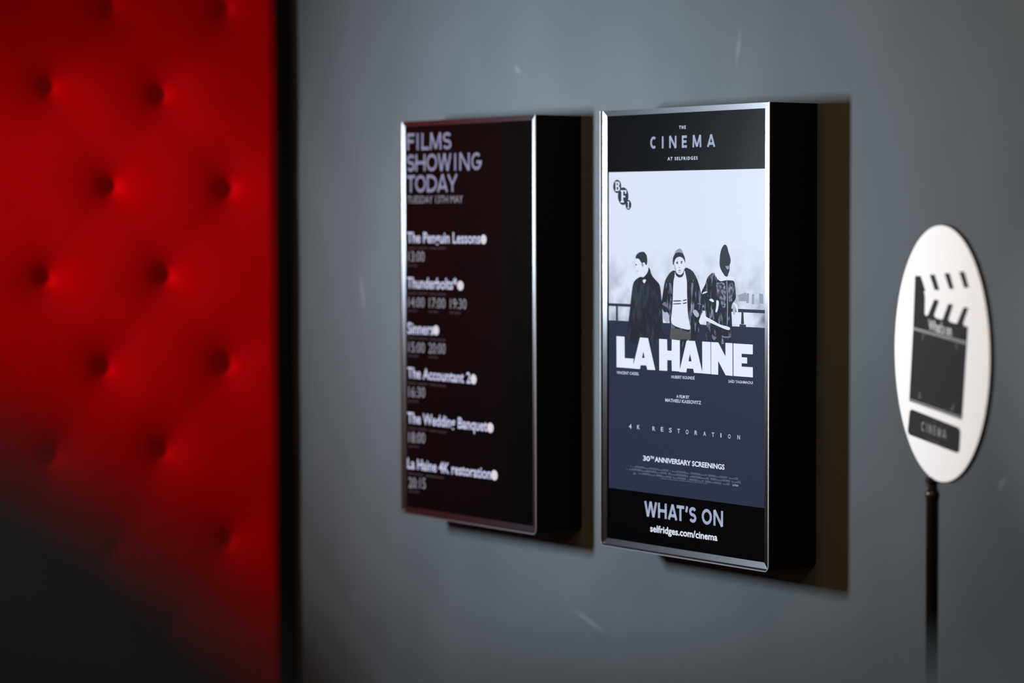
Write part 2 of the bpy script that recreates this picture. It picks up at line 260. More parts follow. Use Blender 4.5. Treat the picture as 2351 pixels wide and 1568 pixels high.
def obj(name, bm, m, parent=None, smooth=False, label=None):
    me = bpy.data.meshes.new(name)
    bmesh.ops.recalc_face_normals(bm, faces=bm.faces)
    bm.to_mesh(me)
    bm.free()
    for mm in (m if isinstance(m, (list, tuple)) else [m]):
        me.materials.append(mm)
    if smooth:
        for p in me.polygons:
            p.use_smooth = True
    o = bpy.data.objects.new(name, me)
    C.objects.link(o)
    if parent is not None:
        o.parent = parent
    if label:
        o['label'] = label
    return o


def thing(name, label, cat, loc=(0, 0, 0), group=None):
    o = bpy.data.objects.new(name, None)
    o.empty_display_size = 0.05
    o.location = loc
    C.objects.link(o)
    o['label'], o['category'] = label, cat
    if group:
        o['group'] = group
    return o


def struct(name, bm, m):
    o = obj(name, bm, m)
    o['kind'] = 'structure'
    return o


def add_box(bm, x0, x1, y0, y1, z0, z1):
    v = [bm.verts.new((x, y, z)) for x in (x0, x1) for y in (y0, y1) for z in (z0, z1)]
    for f in ((0, 1, 3, 2), (4, 6, 7, 5), (0, 4, 5, 1), (2, 3, 7, 6), (0, 2, 6, 4), (1, 5, 7, 3)):
        bm.faces.new([v[i] for i in f])


def bevel(bm, w, seg=2):
    bmesh.ops.bevel(bm, geom=bm.edges[:], offset=w, segments=seg, affect='EDGES', profile=0.5)


def add_prism(bm, pts, axis_y0, axis_y1):
    """closed outline pts (x, z) extruded between two y values"""
    a = [bm.verts.new((p[0], axis_y0, p[1])) for p in pts]
    b = [bm.verts.new((p[0], axis_y1, p[1])) for p in pts]
    bm.faces.new(a)
    bm.faces.new(b[::-1])
    n = len(pts)
    for i in range(n):
        j = (i + 1) % n
        bm.faces.new((a[j], a[i], b[i], b[j]))


def tube(bm, pts, r, n=16, cap=True, closed=False):
    rings = []
    pts = [Vector(p) for p in pts]
    m = len(pts)
    for i, p in enumerate(pts):
        if closed:
            d = (pts[(i + 1) % m] - pts[i - 1]).normalized()
        else:
            d = (pts[min(i + 1, m - 1)] - pts[max(i - 1, 0)]).normalized()
        ref = Vector((0, 0, 1)) if abs(d.z) < 0.9 else Vector((1, 0, 0))
        a = d.cross(ref).normalized()
        b = d.cross(a)
        rr = r[i] if isinstance(r, (list, tuple)) else r
        rings.append([bm.verts.new(p + rr * (math.cos(t) * a + math.sin(t) * b)) for t in [2 * math.pi * k / n for k in range(n)]])
    for i in range(m if closed else m - 1):
        q, s = rings[i], rings[(i + 1) % m]
        for k in range(n):
            bm.faces.new((q[k], q[(k + 1) % n], s[(k + 1) % n], s[k]))
    if cap and not closed:
        bm.faces.new(rings[0][::-1])
        bm.faces.new(rings[-1])


def lathe(bm, prof, n=48, center=(0, 0), axis=None):
    """profile (radius, height) about z, or about a given frame"""
    rings = []
    for (r, h) in prof:
        ring = []
        for k in range(n):
            t = 2 * math.pi * k / n
            ring.append(bm.verts.new((center[0] + r * math.cos(t), center[1] + r * math.sin(t), h)))
        rings.append(ring)
    for i in range(len(rings) - 1):
        q, s = rings[i], rings[i + 1]
        for k in range(n):
            bm.faces.new((q[k], q[(k + 1) % n], s[(k + 1) % n], s[k]))
    bm.faces.new(rings[0][::-1])
    bm.faces.new(rings[-1])


# ------------------------------------------------------------------ flat graphics (ink on a screen or a board)
class Ink:
    """flat shapes in one plane: put(u, v, level) -> point; every shape faces the viewer side"""

    def __init__(self, put):
        self.bm = bmesh.new()
        self.put = put
        self.mats = []

    def mi(self, m):
        if m not in self.mats:
            self.mats.append(m)
        return self.mats.index(m)

    def poly(self, loops, m, lev):
        if not isinstance(loops[0][0], (tuple, list)):
            loops = [loops]
        flat = [p for l in loops for p in l]
        vs = [self.bm.verts.new(self.put(p[0], p[1], lev)) for p in flat]
        k = self.mi(m)
        for t in tessellate_polygon([[Vector((p[0], p[1], 0)) for p in l] for l in loops]):
            a, b, c = [flat[i] for i in t]
            area2 = (b[0] - a[0]) * (c[1] - a[1]) - (b[1] - a[1]) * (c[0] - a[0])
            if abs(area2) < 1e-12:
                continue
            idx = t if area2 > 0 else t[::-1]
            try:
                f = self.bm.faces.new([vs[i] for i in idx])
                f.material_index = k
            except ValueError:
                pass

    def rect(self, u0, v0, u1, v1, m, lev):
        self.poly([(u0, v0), (u1, v0), (u1, v1), (u0, v1)], m, lev)

    def ellipse(self, cx, cy, rx, ry, m, lev, n=40):
        self.poly([(cx + rx * math.cos(2 * math.pi * i / n), cy + ry * math.sin(2 * math.pi * i / n)) for i in range(n)], m, lev)

    def text(self, s, bl, br, tl, m, lev, bold=0.0, spacing=1.0):
        co, tris, x0, x1, cap = glyphs(s, bold, spacing)
        k = self.mi(m)

        def T(p):
            a, b = (p[0] - x0) / (x1 - x0), p[1] / cap
            return self.put(bl[0] + a * (br[0] - bl[0]) + b * (tl[0] - bl[0]), bl[1] + a * (br[1] - bl[1]) + b * (tl[1] - bl[1]), lev)
        vs = [self.bm.verts.new(T(c)) for c in co]
        for t in tris:
            try:
                f = self.bm.faces.new([vs[i] for i in t])
                f.material_index = k
            except ValueError:
                pass

    def stroke(self, pts, w, m, lev, T, closed=False):
        n = len(pts)
        P = [Vector(p) for p in pts]
        L, R = [], []
        for i in range(n):
            if closed:
                d0, d1 = P[i] - P[i - 1], P[(i + 1) % n] - P[i]
            else:
                d0 = P[i] - P[i - 1] if i else P[1] - P[0]
                d1 = P[i + 1] - P[i] if i < n - 1 else P[n - 1] - P[n - 2]
            d0, d1 = d0.normalized(), d1.normalized()
            n0 = Vector((-d0.y, d0.x))
            n1 = Vector((-d1.y, d1.x))
            q = (n0 + n1).normalized()
            q = q / max(0.5, q.dot(n0)) * (w / 2)
            L.append(P[i] + q)
            R.append(P[i] - q)
        for i in range(n if closed else n - 1):
            j = (i + 1) % n
            self.poly([T(R[i]), T(R[j]), T(L[j]), T(L[i])], m, lev)

    def deco(self, quad, letters, base, line, lev, sw=0.19):
        """wide round letters drawn with inline stripes"""
        bl, br, tl = [Vector(p) for p in quad]
        ex, ey = br - bl, tl - bl
        wid, h = ex.length, ey.length
        for ch, f0, f1 in letters:
            w = (f1 - f0) * wid
            s = min(sw * h, w)

            def T(p, f0=f0):
                q = bl + ex * (f0 + p[0] / wid) + ey * (p[1] / h)
                return (q.x, q.y)
            for pts, closed in deco_strokes(ch, w, h, s):
                self.stroke(pts, s, base, lev, T, closed)
                if line is not None:
                    for off in (-0.42, 0.0, 0.42):
                        self.stroke(shift(pts, off * s, closed), s * 0.13, line, lev + 1, T, closed)

    def build(self, name, parent, label=None):
        me = bpy.data.meshes.new(name)
        self.bm.to_mesh(me)
        self.bm.free()
        for mm in self.mats:
            me.materials.append(mm)
        o = bpy.data.objects.new(name, me)
        C.objects.link(o)
        o.parent = parent
        if label:
            o['label'] = label
        return o


def shift(pts, d, closed):
    P = [Vector(p) for p in pts]
    n = len(P)
    out = []
    for i in range(n):
        a = P[i] - P[i - 1] if (i or closed) else P[1] - P[0]
        b = P[(i + 1) % n] - P[i] if (i < n - 1 or closed) else a
        a, b = a.normalized(), b.normalized()
        q = (Vector((-a.y, a.x)) + Vector((-b.y, b.x))).normalized()
        out.append(P[i] + q * d / max(0.5, q.dot(Vector((-a.y, a.x)))))
    return out


def arc(cx, cy, rx, ry, a0, a1, n=18):
    return [(cx + rx * math.cos(math.radians(a0 + (a1 - a0) * i / n)), cy + ry * math.sin(math.radians(a0 + (a1 - a0) * i / n))) for i in range(n + 1)]


def deco_strokes(ch, w, h, s):
    x0, x1, y0, y1 = s / 2, w - s / 2, s / 2, h - s / 2
    m = w / 2
    o = False
    if ch == 'I':
        return [([(m, 0), (m, h)], o)]
    if ch == 'L':
        return [([(x0, h), (x0, 0)], o), ([(0, y0), (w, y0)], o)]
    if ch == 'F':
        return [([(x0, 0), (x0, h)], o), ([(0, y1), (w, y1)], o), ([(0, h * .52), (w * .9, h * .52)], o)]
    if ch == 'E':
        return [([(x0, 0), (x0, h)], o), ([(0, y1), (w, y1)], o), ([(0, h * .5), (w * .93, h * .5)], o), ([(0, y0), (w, y0)], o)]
    if ch == 'H':
        return [([(x0, 0), (x0, h)], o), ([(x1, 0), (x1, h)], o), ([(0, h * .5), (w, h * .5)], o)]
    if ch == 'T':
        return [([(0, y1), (w, y1)], o), ([(m, 0), (m, h)], o)]
    if ch == 'N':
        return [([(x0, 0), (x0, h)], o), ([(x1, 0), (x1, h)], o), ([(x0, h), (x1, 0)], o)]
    if ch == 'M':
        return [([(x0, 0), (x0 + .04 * w, h)], o), ([(x1, 0), (x1 - .04 * w, h)], o), ([(x0 + .04 * w, h), (m, .06 * h)], o), ([(m, .06 * h), (x1 - .04 * w, h)], o)]
    if ch == 'W':
        return [([(x0, h), (.28 * w, 0)], o), ([(.28 * w, 0), (m, h)], o), ([(m, h), (.72 * w, 0)], o), ([(.72 * w, 0), (x1, h)], o)]
    if ch == 'A':
        return [([(x0, 0), (m, h)], o), ([(m, h), (x1, 0)], o), ([(.2 * w, .27 * h), (.8 * w, .27 * h)], o)]
    if ch == 'Y':
        return [([(x0, h), (m, .42 * h)], o), ([(x1, h), (m, .42 * h)], o), ([(m, .48 * h), (m, 0)], o)]
    if ch == 'D':
        return [([(x0, 0), (x0, h)], o), ([(x0, y1)] + arc(w * .35, h / 2, x1 - w * .35, (h - s) / 2, 90, -90) + [(x0, y0)], o)]
    if ch == 'O':
        return [(arc(m, h / 2, (w - s) / 2, (h - s) / 2, 0, 360, 36)[:-1], True)]
    if ch == 'C':
        return [(arc(m * 1.1, h / 2, (w * 1.1 - s) / 2, (h - s) / 2, 52, 308, 28), o)]
    if ch == 'G':
        return [(arc(m, h / 2, (w - s) / 2, (h - s) / 2, 48, 355, 30), o), ([(m, h * .46), (w, h * .46)], o)]
    if ch == 'S':
        rx, ry = (w - s) / 2, (h - s) / 4
        return [(arc(m, y1 - ry, rx, ry, 25, 250, 20) + arc(m, y0 + ry, rx, ry, 70, -155, 20), o)]
    if ch == "'":
        return [([(w * .65, h), (w * .35, h * .62)], o)]
    return []


_glyphs = {}


def glyphs(s, bold, spacing=1.0):
    key = (s, bold, spacing)
    if key not in _glyphs:
        cu_ = bpy.data.curves.new('lettering', 'FONT')
        cu_.body = s
        cu_.resolution_u = 3
        cu_.offset = bold
        cu_.space_character = spacing
        o = bpy.data.objects.new('lettering', cu_)
        C.objects.link(o)
        dg = bpy.context.evaluated_depsgraph_get()
        me = bpy.data.meshes.new_from_object(o.evaluated_get(dg))
        co = [tuple(v.co) for v in me.vertices]
        me.calc_loop_triangles()
        tris = []
        for t in me.loop_triangles:
            a, b, c = [co[i] for i in t.vertices]
            ar = (b[0] - a[0]) * (c[1] - a[1]) - (b[1] - a[1]) * (c[0] - a[0])
            tris.append(tuple(t.vertices) if ar > 0 else tuple(t.vertices)[::-1])
        bpy.data.objects.remove(o)
        bpy.data.meshes.remove(me)
        bpy.data.curves.remove(cu_)
        cap = glyphs('H', 0.0)[4] if s != 'H' or bold else max(c[1] for c in co)
        _glyphs[key] = (co, tris, min(c[0] for c in co), max(c[0] for c in co), cap)
    return _glyphs[key]


# ------------------------------------------------------------------ materials
def wall_paint():
    m, nt, b = new_mat('grey_wall_paint')
    b.inputs['Roughness'].default_value = 0.55
    b.inputs['Specular IOR Level'].default_value = 0.12
    N, L = nt.nodes.new, nt.links.new
    tc = N('ShaderNodeTexCoord')
    n1 = N('ShaderNodeTexNoise')
    n1.inputs['Scale'].default_value = 2.2
    n1.inputs['Detail'].default_value = 6
    mp = N('ShaderNodeMapping')
    mp.inputs['Scale'].default_value = (1.6, 1.0, 0.9)
    L(tc.outputs['Object'], mp.inputs['Vector'])
    L(mp.outputs['Vector'], n1.inputs['Vector'])
    ramp = N('ShaderNodeValToRGB')
    ramp.color_ramp.elements[0].position = 0.32
    ramp.color_ramp.elements[0].color = (0.086, 0.094, 0.099, 1)
    ramp.color_ramp.elements[1].position = 0.68
    ramp.color_ramp.elements[1].color = (0.101, 0.110, 0.116, 1)
    L(n1.outputs['Fac'], ramp.inputs['Fac'])
    # a few pale scuffs where things have rubbed against the paint
    acc = None
    for (xa, za, xb, zb) in SCUFFS:
        cx, cz = (xa + xb) / 2, (za + zb) / 2
        ln, an = math.hypot(xb - xa, zb - za) / 2, math.atan2(zb - za, xb - xa)
        q = N('ShaderNodeMapping')
        q.vector_type = 'TEXTURE'
        q.inputs['Location'].default_value = (cx, 0, cz)
        q.inputs['Rotation'].default_value = (0, -an, 0)
        q.inputs['Scale'].default_value = (ln, 1, 0.010)
        L(tc.outputs['Object'], q.inputs['Vector'])
        le = N('ShaderNodeVectorMath')
        le.operation = 'LENGTH'
        L(q.outputs['Vector'], le.inputs[0])
        mr = N('ShaderNodeMapRange')
        mr.inputs['From Min'].default_value = 1.0
        mr.inputs['From Max'].default_value = 0.2
        mr.inputs['To Max'].default_value = 0.22
        L(le.outputs['Value'], mr.inputs['Value'])
        if acc is None:
            acc = mr.outputs['Result']
        else:
            ad = N('ShaderNodeMath')
            ad.operation = 'MAXIMUM'
            L(acc, ad.inputs[0])
            L(mr.outputs['Result'], ad.inputs[1])
            acc = ad.outputs['Value']
    mx = N('ShaderNodeMix')
    mx.data_type = 'RGBA'
    L(acc, mx.inputs['Factor'])
    L(ramp.outputs['Color'], mx.inputs['A'])
    mx.inputs['B'].default_value = (0.3, 0.3, 0.3, 1)
    L(mx.outputs['Result'], b.inputs['Base Color'])
    n2 = N('ShaderNodeTexNoise')
    n2.inputs['Scale'].default_value = 260
    n2.inputs['Detail'].default_value = 2
    L(tc.outputs['Object'], n2.inputs['Vector'])
    bp = N('ShaderNodeBump')
    bp.inputs['Strength'].default_value = 0.15
    bp.inputs['Distance'].default_value = 0.002
    L(n2.outputs['Fac'], bp.inputs['Height'])
    L(bp.outputs['Normal'], b.inputs['Normal'])
    return m


def velvet():
    m, nt, b = new_mat('red_velvet')
    b.inputs['Roughness'].default_value = 0.75
    b.inputs['Specular IOR Level'].default_value = 0.03
    b.inputs['Sheen Weight'].default_value = 0.04
    b.inputs['Sheen Tint'].default_value = (1.0, 0.05, 0.08, 1)
    tc = nt.nodes.new('ShaderNodeTexCoord')
    n = nt.nodes.new('ShaderNodeTexNoise')
    n.inputs['Scale'].default_value = 9
    n.inputs['Detail'].default_value = 3
    nt.links.new(tc.outputs['Object'], n.inputs['Vector'])
    mx = nt.nodes.new('ShaderNodeMix')
    mx.data_type = 'RGBA'
    mx.inputs['A'].default_value = (0.56, 0.0, 0.0012, 1)
    mx.inputs['B'].default_value = (0.72, 0.0, 0.003, 1)
    nt.links.new(n.outputs['Fac'], mx.inputs['Factor'])
    nt.links.new(mx.outputs['Result'], b.inputs['Base Color'])
    return m


def pane_mat():
    m = bpy.data.materials.new('anti_glare_glass')
    m.use_nodes = True
    nt = m.node_tree
    nt.nodes.clear()
    N, L = nt.nodes.new, nt.links.new
    tr, g1, g2 = N('ShaderNodeBsdfTransparent'), N('ShaderNodeBsdfGlossy'), N('ShaderNodeBsdfGlossy')
    g1.inputs['Roughness'].default_value = 0.06
    g2.inputs['Roughness'].default_value = 0.19
    mixg = N('ShaderNodeMixShader')
    mixg.inputs['Fac'].default_value = 0.62
    L(g1.outputs[0], mixg.inputs[1])
    L(g2.outputs[0], mixg.inputs[2])
    fr = N('ShaderNodeFresnel')
    fr.inputs['IOR'].default_value = 1.4
    ml = N('ShaderNodeMath')
    ml.operation = 'MULTIPLY'
    ml.inputs[1].default_value = 0.7
    L(fr.outputs[0], ml.inputs[0])
    ge, iv, m2 = N('ShaderNodeNewGeometry'), N('ShaderNodeMath'), N('ShaderNodeMath')
    iv.operation, m2.operation = 'SUBTRACT', 'MULTIPLY'       # the inner face of the pane reflects nothing extra
    iv.inputs[0].default_value = 1.0
    L(ge.outputs['Backfacing'], iv.inputs[1])
    L(ml.outputs[0], m2.inputs[0])
    L(iv.outputs[0], m2.inputs[1])
    ml = m2
    mx = N('ShaderNodeMixShader')
    L(ml.outputs[0], mx.inputs['Fac'])
    L(tr.outputs[0], mx.inputs[1])
    L(mixg.outputs[0], mx.inputs[2])
    o = N('ShaderNodeOutputMaterial')
    L(mx.outputs[0], o.inputs['Surface'])
    return m


M_wall = wall_paint()
M_velvet = velvet()
M_button = mat('red_button_fabric', (0.5, 0.001, 0.004, 1), 0.8, spec=0.15, noise=0.15, nscale=120)
M_black_trim = mat('black_trim_paint', (0.012, 0.010, 0.008, 1), 0.6, spec=0.25, noise=0.2, nscale=30)
M_housing = mat('black_powder_coat', (0.004, 0.004, 0.0045, 1), 0.75, spec=0.12, noise=0.2, nscale=60, bump=0.05, bscale=900)


def brushed(name, color, rough, aniso, tangent):
    m = mat(name, color, rough, metal=1.0, noise=0.06, nscale=150)
    nt = m.node_tree
    b = nt.nodes['Principled BSDF']
    b.inputs['Anisotropic'].default_value = aniso
    v = nt.nodes.new('ShaderNodeCombineXYZ')
    for i in range(3):
        v.inputs[i].default_value = tangent[i]
    nt.links.new(v.outputs[0], b.inputs['Tangent'])
    return m


M_steel_side = brushed('brushed_steel_upright', (0.36, 0.37, 0.39, 1), 0.28, 0.9, (1, 0, 0))
M_steel_cross = brushed('brushed_steel_crosswise', (0.23, 0.225, 0.235, 1), 0.30, 0.6, (0, 0, 1))
M_lip = mat('polished_steel_edge', (0.62, 0.61, 0.62, 1), 0.33, metal=1.0, noise=0.1, nscale=300)
M_panel = mat('black_panel', (0.006, 0.006, 0.007, 1), 0.6, spec=0.1)
M_pane = pane_mat()
M_white_board = mat('white_laminate', (0.90, 0.90, 0.90, 1), 0.6, spec=0.2, noise=0.012, nscale=6)
M_board_black = mat('black_edge', (0.012, 0.012, 0.013, 1), 0.5)
M_print = mat('black_print', (0.022, 0.022, 0.024, 1), 0.65, spec=0.12)
M_print_grey = mat('grey_print', (0.30, 0.32, 0.31, 1), 0.65, spec=0.12)
M_print_dim = mat('dark_grey_print', (0.10, 0.10, 0.105, 1), 0.65, spec=0.12)
M_print_white = mat('white_print', (0.62, 0.62, 0.63, 1), 0.65, spec=0.12)
M_pole = mat('gloss_black_metal', (0.006, 0.006, 0.007, 1), 0.28, spec=0.5)
M_brass = mat('worn_clamp_metal', (0.10, 0.085, 0.07, 1), 0.4, metal=0.8, noise=0.5, nscale=200)
M_floor = mat('dark_floor', (0.035, 0.032, 0.03, 1), 0.5, noise=0.25, nscale=5)
M_ceiling = mat('dark_ceiling', (0.05, 0.05, 0.05, 1), 0.8, noise=0.1, nscale=4)
M_leather = mat('black_leather', (0.011, 0.011, 0.010, 1), 0.75, spec=0.3, noise=0.2, nscale=25, bump=0.1, bscale=200)
M_stool_metal = mat('black_stool_metal', (0.02, 0.02, 0.02, 1), 0.4, metal=0.6)

# ------------------------------------------------------------------ setting
XL = -1.56
bm = bmesh.new(); add_box(bm, XL - 0.12, 6.5, 0.0, 0.12, 0, 3.0); struct('wall_back', bm, M_wall)
bm = bmesh.new(); add_box(bm, XL - 0.12, XL, -6.0, 0.0, 0, 3.0); struct('wall_left', bm, M_black_trim)
bm = bmesh.new(); add_box(bm, XL - 0.12, 6.5, -6.0, 0.12, -0.1, 0.0); struct('floor', bm, M_floor)
bm = bmesh.new(); add_box(bm, XL - 0.12, 6.5, -6.0, 0.12, 3.0, 3.1); struct('ceiling', bm, M_ceiling)
bm = bmesh.new(); add_box(bm, XL, -1.5390, -0.055, 0.0, 0.0, 3.0); struct('trim_1', bm, M_black_trim)

# ------------------------------------------------------------------ red button-tufted wall panel
YA, YB, ZA, ZT = -0.96, -0.066, 0.12, 2.52
XBK, XFR = XL, -1.472
btn = list(BUTTONS)
even, odd = (-0.23, -0.58), (-0.42, -0.756)
rows = [(2.05, even), (1.826, odd), (1.575, even), (1.343, odd), (1.103, even), (0.878, odd), (0.625, even), (0.40, odd), (2.29, odd), (0.17, even)]
for z, cols in rows:
    for y in cols:
        if all(math.hypot(y - b[0], z - b[1]) > 0.08 for b in btn):
            btn.append((y, z))


def seg_d(p, a, b):
    ax, ay = b[0] - a[0], b[1] - a[1]
    t = max(0, min(1, ((p[0] - a[0]) * ax + (p[1] - a[1]) * ay) / (ax * ax + ay * ay)))
    return math.hypot(p[0] - a[0] - t * ax, p[1] - a[1] - t * ay)


pairs = [(a, b) for i, a in enumerate(btn) for b in btn[i + 1:] if 0.2 < math.hypot(a[0] - b[0], a[1] - b[1]) < 0.34 and abs(a[1] - b[1]) > 0.15]


def puff(y, z):
    d = 0.0
    for b in btn:
        r = math.hypot((y - b[0]), (z - b[1]))
        if r < 0.4:
            d += 0.013 * math.exp(-(r / 0.018) ** 2) + 0.031 * math.exp(-r / 0.062)
    c = 0.0
    for a, b in pairs:
        if abs(y - (a[0] + b[0]) / 2) < 0.2 and abs(z - (a[1] + b[1]) / 2) < 0.22:
            s = seg_d((y, z), a, b)
            c = max(c, 0.0010 * math.exp(-(s / 0.035) ** 2))
    e = min(y - YA, YB - y, z - ZA, ZT - z)
    r = 0.045
    roll = 0.0 if e > r else r - math.sqrt(max(0.0, r * r - (r - e) ** 2))
    return XFR - min(d, 0.048) - c - roll


t = thing('tufted_wall_panel', 'tall red velvet button-tufted padded panel on the wall left of the grey wall', 'wall panel', (XL, -0.7, ZA))
off = Vector((XL, -0.7, ZA))
bm = bmesh.new()
ny, nz = 110, 260
ys = [YA + (YB - YA) * (0.5 - 0.5 * math.cos(math.pi * i / ny)) * 0.15 + (YB - YA) * i / ny * 0.85 for i in range(ny + 1)]
ys = [YA + (y - YA) * (YB - YA) / (ys[-1] - YA) for y in ys]
zs = [ZA + (ZT - ZA) * k / nz for k in range(nz + 1)]
grid = [[bm.verts.new(Vector((puff(y, z), y, z)) - off) for z in zs] for y in ys]
for i in range(ny):
    for k in range(nz):
        bm.faces.new((grid[i][k], grid[i + 1][k], grid[i + 1][k + 1], grid[i][k + 1]))
rim = [grid[i][0] for i in range(ny)] + [grid[ny][k] for k in range(nz)] + [grid[i][nz] for i in range(ny, 0, -1)] + [grid[0][k] for k in range(nz, 0, -1)]
back = [bm.verts.new((0.001, v.co.y, v.co.z)) for v in rim]
n = len(rim)
for i in range(n):
    j = (i + 1) % n
    bm.faces.new((rim[j], rim[i], back[i], back[j]))
bm.faces.new(back)
obj('upholstery', bm, M_velvet, t, smooth=True)
bmesh_btn = None
for y, z in btn:
    bm = bmesh.new()
    prof = [(0.0115, -0.006), (0.0125, 0.0), (0.011, 0.004), (0.0075, 0.0068), (0.003, 0.008)]
    lathe(bm, prof, 20)
    bmesh.ops.transform(bm, matrix=Matrix.Rotation(math.radians(90), 4, 'Y'), verts=bm.verts)
    o = obj('button', bm, M_button, t, smooth=True)
    o.location = Vector((puff(y, z) + 0.0045, y, z)) - off


# ------------------------------------------------------------------ the two portrait displays
def u_outline(inset, r, top):
    x0, x1, z0 = inset, W - inset, inset
    pts = [(x0, top)]
    k = 8
    pts += [(x0 + r - r * math.cos(a), z0 + r - r * math.sin(a)) for a in [math.pi / 2 * i / k for i in range(k + 1)]]
    pts += [(x1 - r + r * math.sin(a), z0 + r - r * math.cos(a)) for a in [math.pi / 2 * i / k for i in range(k + 1)]]
    pts += [(x1, top)]
    return pts


YP = -(D - 0.0095)          # plane of the picture


def display(label, x, group):
    t = thing('wall_display', label, 'display screen', (x, 0, ZB), group)
    bm = bmesh.new()
    add_prism(bm, u_outline(0.0, 0.014, H), 0.0, -(D - 0.0118))
    obj('housing', bm, M_housing, t, label='matt black metal housing')
    # raised rim round the left, bottom and right edge
    lw = 0.0036
    A, B = u_outline(0.0, 0.014, H), u_outline(lw, 0.0085, H)
    bm = bmesh.new()
    ybk, yfr = -(D - 0.0118), -D
    prof = [(0.0, ybk), (0.0, yfr + 0.0012), (0.22, yfr), (0.80, yfr), (1.0, yfr + 0.001), (1.0, ybk)]
    rings = [[bm.verts.new((a[0] + (b[0] - a[0]) * f, y, a[1] + (b[1] - a[1]) * f)) for f, y in prof] for a, b in zip(A, B)]
    for i in range(len(rings) - 1):
        for k in range(len(prof)):
            kk = (k + 1) % len(prof)
            f = bm.faces.new((rings[i][k], rings[i][kk], rings[i + 1][kk], rings[i + 1][k]))
            f.material_index = 1 if k == 0 else 0            # the outer flank is black like the housing
    bm.faces.new(rings[0]); bm.faces.new(rings[-1][::-1])
    obj('rim', bm, [M_lip, M_housing], t, label='thin raised steel rim')
    # four mitred bezel strips
    gv = lw + 0.0026                                       # dark groove between rim and bezel
    o = [(gv, H), (W - gv, H), (W - gv, gv), (gv, gv)]
    s = [(0.0195, H - 0.012), (W - 0.0195, H - 0.012), (W - 0.0195, 0.0195), (0.0195, 0.0195)]
    yo, yi, yb = -(D - 0.0040), -(D - 0.0055), -(D - 0.0117)
    for i in range(4):
        j = (i + 1) % 4
        bm = bmesh.new()
        g = 0.00012
        fr = [(o[i][0], yo, o[i][1]), (o[j][0], yo, o[j][1]), (s[j][0], yi, s[j][1]), (s[i][0], yi, s[i][1])]
        va = [bm.verts.new(p) for p in fr]
        vb = [bm.verts.new((p[0], yb, p[2])) for p in fr]
        bm.faces.new(va); bm.faces.new(vb[::-1])
        for a in range(4):
            b_ = (a + 1) % 4
            bm.faces.new((va[b_], va[a], vb[a], vb[b_]))
        obj('bezel', bm, M_steel_side if i % 2 else M_steel_cross, t, label='brushed steel bezel strip')
    bm = bmesh.new()
    add_box(bm, 0.0192, W - 0.0192, -(D - 0.0062), -(D - 0.0080), 0.0192, H - 0.0117)
    obj('glass_pane', bm, M_pane, t, label='clear glass front pane')
    bm = bmesh.new()
    add_box(bm, 0.0190, W - 0.0190, YP + 0.0004, -(D - 0.0117), 0.0190, H - 0.0115)
    scr = obj('screen', bm, M_panel, t)
    return t, scr


def putd(u, v, lev):
    return (u, YP - lev * 0.00011, v)


# right-hand display -------------------------------------------------
K = 1.03
G_black = glow('lit_black', (6, 6, 9), 1)
G_foot = glow('lit_footer_black', (4, 4, 6), 1)
G_white = glow('lit_white', (226, 234, 250), K)
G_title = glow('lit_title_white', (228, 236, 252), K)
G_dark = glow('lit_slate', (46, 52, 72), 1)
G_ink = glow('lit_ink', (52, 56, 70), 1)
G_coat = glow('lit_charcoal', (44, 48, 62), 1)
G_mid = glow('lit_mid_grey', (112, 120, 140), 1)
G_midl = glow('lit_soft_grey', (150, 160, 182), 1)
G_pale = glow('lit_pale', (222, 231, 248), K)
G_trouser = glow('lit_trouser_grey', (84, 88, 92), 1)
G_faint = glow('lit_faint', (92, 98, 122), 1)
G_text = glow('lit_text', (196, 204, 226), K)
G_text2 = glow('lit_text_soft', (150, 156, 182), K)
G_deco = glow('lit_deco', (132, 142, 172), K)
G_deco2 = glow('lit_deco_line', (196, 208, 235), K)
G_hand = glow('lit_hand', (176, 186, 208), 1)


def sky_mat():
    """printed pale sky with soft grey trees low down, part of the picture on the screen"""
    m = bpy.data.materials.new('lit_picture_sky')
    m.use_nodes = True
    nt = m.node_tree
    nt.nodes.clear()
    N, L = nt.nodes.new, nt.links.new
    tc = N('ShaderNodeTexCoord')
    sx = N('ShaderNodeSeparateXYZ')
    L(tc.outputs['Object'], sx.inputs[0])
    n = N('ShaderNodeTexNoise')
    n.inputs['Scale'].default_value = 16
    n.inputs['Detail'].default_value = 3
    L(tc.outputs['Object'], n.inputs['Vector'])
    low = N('ShaderNodeMapRange')
    low.inputs['From Min'].default_value = 0.68
    low.inputs['From Max'].default_value = 0.52
    L(sx.outputs['Z'], low.inputs['Value'])
    th = N('ShaderNodeMapRange')
    th.inputs['From Min'].default_value = 0.42
    th.inputs['From Max'].default_value = 0.72
    L(n.outputs['Fac'], th.inputs['Value'])
    mu = N('ShaderNodeMath')
    mu.operation = 'MULTIPLY'
    L(low.outputs[0], mu.inputs[0])
    L(th.outputs[0], mu.inputs[1])
    mx = N('ShaderNodeMix')
    mx.data_type = 'RGBA'
    L(mu.outputs[0], mx.inputs['Factor'])
    mx.inputs['A'].default_value = lin(219, 229, 247)
    mx.inputs['B'].default_value = lin(96, 104, 124)
    e = N('ShaderNodeEmission')
    e.inputs['Strength'].default_value = K
    L(mx.outputs['Result'], e.inputs['Color'])
    o = N('ShaderNodeOutputMaterial')
    L(e.outputs[0], o.inputs['Surface'])
    return m


G_sky = sky_mat()


